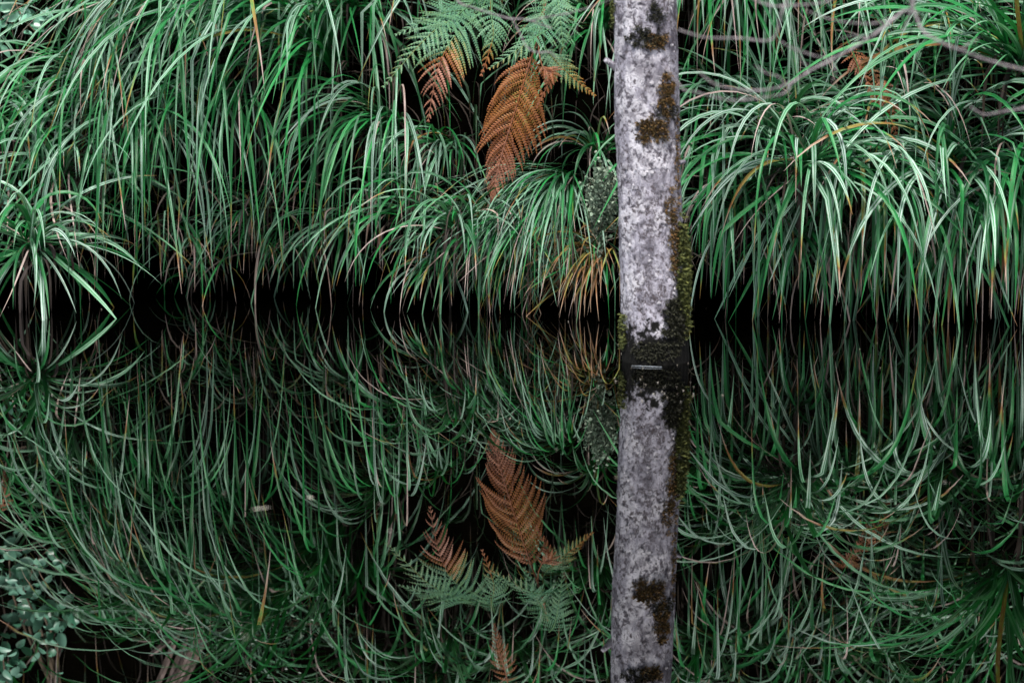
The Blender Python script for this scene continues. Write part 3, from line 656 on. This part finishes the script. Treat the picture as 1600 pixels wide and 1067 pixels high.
leafy_shrub('broad-leaved shrub mirrored in the lower left corner of the pond', atref(90, 1110, 6.62),
    [[atref(95, 1100, 6.62), atref(88, 1010, 6.55), atref(70, 960, LY), atref(115, 975, LY - 0.05)],
     [atref(95, 1100, 6.62), atref(70, 1000, 6.55), atref(40, 930, LY), atref(35, 905, LY - 0.04)],
     [atref(90, 1090, 6.62), atref(40, 960, 6.55), atref(50, 890, LY), atref(78, 855, LY - 0.04)],
     [atref(90, 1090, 6.62), atref(30, 960, 6.55), atref(15, 890, LY), atref(18, 845, LY - 0.04)],
     [atref(80, 1110, 6.62), atref(20, 1080, 6.55), atref(5, 1030, LY), atref(12, 1000, LY - 0.04)]],
    leaf_big, rg, 34, 0.022, 1.1)
rg = random.Random(62)
leafy_shrub('tiny round-leaved plant peeping between sedge left of the low far left star tussock', at(-10, 330, 6.25),
    [[at(-10, 330, 6.25), at(4, 305, 6.17), at(14, 285, 6.14)], [at(-10, 330, 6.25), at(12, 312, 6.17), at(22, 300, 6.14)]], leaf_big, rg, 6, 0.009, 0.55)
def fine_shrub(label, ctr, rad, n_, leaf_len, mat, seed, name='small_leaved_shrub', cat='shrub', stems=9, rootp=None):
    rg = random.Random(seed); sh = empty(name, label, cat, 'shrubs growing on the bank' if cat == 'shrub' else None)
    rootp = rootp or ctr + Vector((0, rad[1] * 1.5, -rad[2] * 0.4)); sh.location = rootp
    mb = MB(); v, f = [], []
    tips = []
    for k in range(stems):
        tip = ctr + Vector((rg.uniform(-1, 1) * rad[0], rg.uniform(-1, 0.6) * rad[1], rg.uniform(-1, 1) * rad[2]))
        mid = rootp.lerp(tip, 0.5) + Vector((rg.gauss(0, 0.015), rg.gauss(0, 0.015), 0.02))
        pts = spline([rootp, mid, tip], 10); tips.append(pts)
        g = tube([p - rootp for p in pts], [0.0025 * (1 - 0.07 * i) for i in range(10)], 5); mb.add(*g)
    mb.obj('stem', M['stem'], sh)
    for k in range(n_):
        pts = rg.choice(tips); p = pts[rg.randint(4, 9)] + Vector((rg.gauss(0, rad[0] * 0.22), rg.gauss(0, rad[1] * 0.22), rg.gauss(0, rad[2] * 0.22)))
        u = Vector((rg.gauss(0, 1), rg.gauss(-0.5, 0.8), rg.gauss(0.4, 0.8))).normalized(); w = u.orthogonal().normalized()
        an = rg.uniform(0, 6.28); w = w * math.cos(an) + u.cross(w) * math.sin(an)
        L_ = leaf_len * rg.uniform(0.6, 1.2); b = len(v); q = p - rootp
        v += [tuple(q), tuple(q + u * L_ * 0.5 + w * L_ * 0.32), tuple(q + u * L_), tuple(q + u * L_ * 0.5 - w * L_ * 0.32)]; f += [(b, b + 1, b + 2, b + 3)]
    tag(mesh_obj('foliage', v, f, M[mat], sh, False), kind='stuff')
    return sh
fine_shrub('dark small-leaved shrub mirrored at the bottom edge left of the bright sedge', atref(430, 1005, 6.40), (0.16, 0.08, 0.12), 1500, 0.010, 'small_leaf', 71, stems=16)
fine_shrub('small-leaved green shrub behind the bare branches near the upper right corner', at(1425, 62, 6.12), (0.085, 0.04, 0.06), 420, 0.012, 'small_leaf', 72, stems=10)
fine_shrub('small-leaved shrub mirrored at the bottom right below the sedge', atref(1385, 985, 6.35), (0.08, 0.05, 0.07), 420, 0.011, 'small_leaf', 73, stems=9)
fine_shrub('tiny-leaved sprig at the top edge above the big sedge curtain', at(452, 8, 6.32), (0.03, 0.02, 0.03), 90, 0.010, 'small_leaf', 74, stems=4)
fine_shrub('grey-green lichen clump hanging close to the left side of the trunk', at(938, 345, 5.96), (0.026, 0.02, 0.085), 2200, 0.0125, 'lichen', 75, name='lichen_clump', cat='lichen', stems=12, rootp=at(945, 275, 6.02))

rg = random.Random(81)
dw = empty('dead_stump', 'splintered grey dead stump mirrored near the bottom edge, lower left', 'stump'); od = atref(300, 1060, 6.58); dw.location = od
def splinter(p0, p1, w, th, seed):
    r_ = random.Random(seed); v, f = [], []; n_ = 8; p0, p1 = Vector(p0), Vector(p1)
    t = (p1 - p0).normalized(); s = t.cross(Vector((0, -1, 0.1))).normalized(); nn = s.cross(t)
    for i in range(n_):
        u = i / (n_ - 1); c = p0.lerp(p1, u) + nn * r_.gauss(0, 0.002); ww = w * (0.6 + 0.6 * math.sin(0.4 + 2.2 * u)) * r_.uniform(0.85, 1.1) * (1 if u < 0.9 else 0.5)
        v += [tuple(c - s * ww - od), tuple(c + nn * th - od), tuple(c + s * ww - od), tuple(c - nn * th - od)]
        if i:
            b = 4 * (i - 1)
            for j in range(4): k = (j + 1) % 4; f.append((b + j, b + k, b + 4 + k, b + 4 + j))
    f += [(3, 2, 1, 0), tuple(range(4 * n_ - 4, 4 * n_))]
    mesh_obj('splinter', v, f, M['dead_wood'], dw, False)
for k in range(5):
    a0 = 318 - 9 * k + rg.uniform(-4, 4)
    splinter(atref(a0 - 45, 1095, 6.60 - 0.01 * (k % 3)), atref(a0 + 12 + rg.uniform(-6, 6), 965 + rg.uniform(0, 25), 6.46 - 0.015 * (k % 3)), 0.0065, 0.006, k)
splinter(atref(235, 1022, 6.48), atref(280, 990, 6.44), 0.006, 0.005, 21)
splinter(atref(205, 998, 6.48), atref(240, 1002, 6.44), 0.004, 0.004, 22)
splinter(atref(245, 988, 6.48), atref(292, 948, 6.44), 0.006, 0.005, 23)
splinter(atref(200, 964, 6.48), atref(262, 966, 6.44), 0.005, 0.004, 24)
os_ = empty('broken_stick', 'mossy broken stick behind the broad-leaved shrub mirrored in the lower left corner', 'stick'); o2 = atref(85, 1120, 6.71); os_.location = o2
v, f, uv, a = tube([p - o2 for p in spline([atref(76, 1120, 6.74), atref(80, 1040, 6.62), atref(74, 985, 6.56)], 14)], [0.012 - 0.0004 * i for i in range(14)], 8, wob=0.4)
mesh_obj('stick', v, f, M['stem'], os_)
v, f, uv, a = tube([p - o2 for p in spline([atref(86, 1100, 6.70), atref(88, 1040, 6.60), atref(98, 1005, 6.55)], 14)], [0.009 - 0.0005 * i for i in range(14)], 7, wob=0.8)
mesh_obj('bark_strip', v, f, M['dead_wood'], os_)

# ------------------------------------------------------------------ bare branches reaching in from above, nearer the camera
def branch(label, ori, twigs, Y):
    b = empty('bare_branch', label, 'branch', 'bare branches in front of the bank'); o = Vector(ori); b.location = o
    for k, (pts, r0, r1, dy) in enumerate(twigs):
        P = spline([q if isinstance(q, Vector) else at(q[0], q[1], Y + dy + 0.02 * math.sin(q[0] * 0.05)) for q in pts], 8 * len(pts))
        nn = len(P); v, f, uv, a = tube([p - o for p in P], [0.35 * lerp(r0, r1, i / (nn - 1)) * (1 + 0.18 * noise.noise(P[i] * 45)) for i in range(nn)], 9, wob=0.25, seed=k)
        mesh_obj('branch' if k == 0 else 'twig', v, f, M['twig'], b)
BY = 4.0
o1 = at(1520, -520, BY)
branch('long pale bare branch crossing the upper right in front of the sedge', o1, [
    ([o1, (1440, -120), (1428, 0), (1407, 21), (1369, 52), (1330, 77), (1299, 95), (1271, 108), (1229, 133), (1180, 142), (1120, 133), (1092, 112)], 0.0085, 0.004, 0),
    ([(1236, 130), (1222, 147), (1145, 157), (1082, 143), (1068, 140), (1040, 105)], 0.0036, 0.003, 0),
    ([(1325, 80), (1292, 91), (1250, 80), (1218, 65)], 0.0036, 0.0028, 0),
    ([(1400, 27), (1372, 36), (1341, 37), (1299, 31), (1262, 18)], 0.0038, 0.0028, 0),
    ([(1428, 2), (1420, 28), (1411, 50)], 0.0048, 0.0042, 0),
    ([(1180, 142), (1150, 158), (1120, 150)], 0.003, 0.002, 0),
    ([(1271, 108), (1255, 98), (1246, 82), (1232, 74)], 0.003, 0.0015, 0),
    ([(1299, 95), (1306, 112), (1300, 128)], 0.0028, 0.0014, 0),
    ([(1369, 52), (1352, 58), (1330, 56), (1312, 62)], 0.003, 0.0015, 0),
    ([(1229, 133), (1216, 120), (1196, 114), (1180, 102)], 0.003, 0.0014, 0)], BY)
o2 = at(1250, -420, BY)
branch('bare twig hanging from the top edge, right beside the trunk', o2, [
    ([o2, (1236, -60), (1228, 2), (1221, 22), (1206, 62), (1155, 60), (1103, 59), (1061, 47)], 0.006, 0.003, 0),
    ([(1227, 9), (1208, 10), (1176, -2), (1150, -30)], 0.0048, 0.003, 0),
    ([(1227, 9), (1257, 8), (1295, 2), (1330, -20)], 0.0044, 0.003, 0)], BY)
o3 = at(1400, -420, BY - 0.1)
branch('thicker pale branch slanting down to the right edge, behind it the big bright sedge', o3, [
    ([o3, (1418, -60), (1436, 38), (1470, 66), (1502, 79), (1533, 91), (1590, 107), (1660, 120)], 0.007, 0.0045, 0),
    ([(1502, 79), (1512, 70), (1530, 60)], 0.0035, 0.0015, 0)], BY - 0.1)
o4 = at(1800, 120, BY)
branch('short bare twig entering from the right edge, lowest of the branches', o4, [
    ([o4, (1660, 150), (1600, 169), (1565, 175), (1537, 179), (1516, 167)], 0.0055, 0.003, 0)], BY)
o5 = at(700, -420, BY + 0.4)
branch('pale bare twig across the ferns, left of the trunk', o5, [
    ([o5, (690, -60), (714, 0), (738, 12), (794, 29), (822, 31), (862, 45)], 0.0055, 0.003, 0),
    ([(830, 33), (860, 26), (893, 20), (939, 6), (960, -4)], 0.0034, 0.002, 0),
    ([(800, 30), (812, 52), (822, 72), (837, 82), (859, 82), (868, 91)], 0.0025, 0.0036, 0)], BY + 0.4)

# ------------------------------------------------------------------ things afloat
def on_water(px, py):
    d = FWD + Vector(((px - 800) / FPX, 0, 0)) + UP * ((533.5 - py) / FPX); k = -CAM_H / d.z
    return Vector((d.x * k, d.y * k, 0))
lf = bpy.data.objects.new('floating_leaf', leaf_mesh('leaf', 0.028, 0.005, M['pale_leaf'], -0.1)); C.objects.link(lf)
lf.location = on_water(394, 799) + Vector((0, 0, 0.003)); lf.rotation_euler = (0, 0, R(-80))
tag(lf, 'pale narrow leaf afloat on the dark water, longer of the two floating scraps', 'leaf', 'scraps afloat on the pond')
lf2 = bpy.data.objects.new('floating_leaf', leaf_mesh('leaf', 0.010, 0.009, M['pale_leaf'], 0.05)); C.objects.link(lf2)
lf2.location = on_water(480, 781) + Vector((0, 0, 0.003)); lf2.rotation_euler = (0, 0, R(-90))
tag(lf2, 'tiny pale round scrap afloat right of the narrow floating leaf', 'leaf', 'scraps afloat on the pond')
p0, p1 = on_water(984, 564), on_water(1031, 566)
p0.y -= 0.075; p1.y -= 0.075
v, f, uv, a = tube([p0 + Vector((0, 0, 0.0015)), p0.lerp(p1, 0.5) + Vector((0, -0.002, 0.002)), p1 + Vector((0, 0, 0.0015))], [0.0007, 0.0010, 0.0007], 6)
M['reed'] = wood_material('bleached_reed', (0.25, 0.28, 0.32), (0.16, 0.18, 0.2), (0.1, 0.1, 0.1))
tag(mesh_obj('floating_reed', v, f, M['reed']), 'thin bleached reed stalk afloat at the foot of the trunk', 'reed')

# dust and flecks on the still surface
rg = random.Random(91); v, f = [], []
for k in range(110):
    if k < 45: p = on_water(rg.uniform(960, 1090), rg.uniform(535, 640))
    else: p = on_water(rg.uniform(0, 1600), 480 + 560 * rg.random() ** 1.6)
    b = len(v); r0 = rg.uniform(0.0005, 0.0016); m_ = 6
    v += [(p.x + r0 * rg.uniform(0.5, 1.6) * math.cos(j * 1.047), p.y + r0 * rg.uniform(0.8, 2.5) * math.sin(j * 1.047), 0.001) for j in range(m_)] + [(p.x, p.y, 0.0025)]
    f += [(b + j, b + (j + 1) % m_, b + m_) for j in range(m_)]
M['fleck'] = leaf_material('floating_fleck', (0.10, 0.08, 0.05), (0.38, 0.36, 0.32), 0.8)
tag(mesh_obj('floating_debris', v, f, M['fleck'], None, False), 'tiny pale flecks of dust scattered on the dark water', 'debris', kind='stuff')
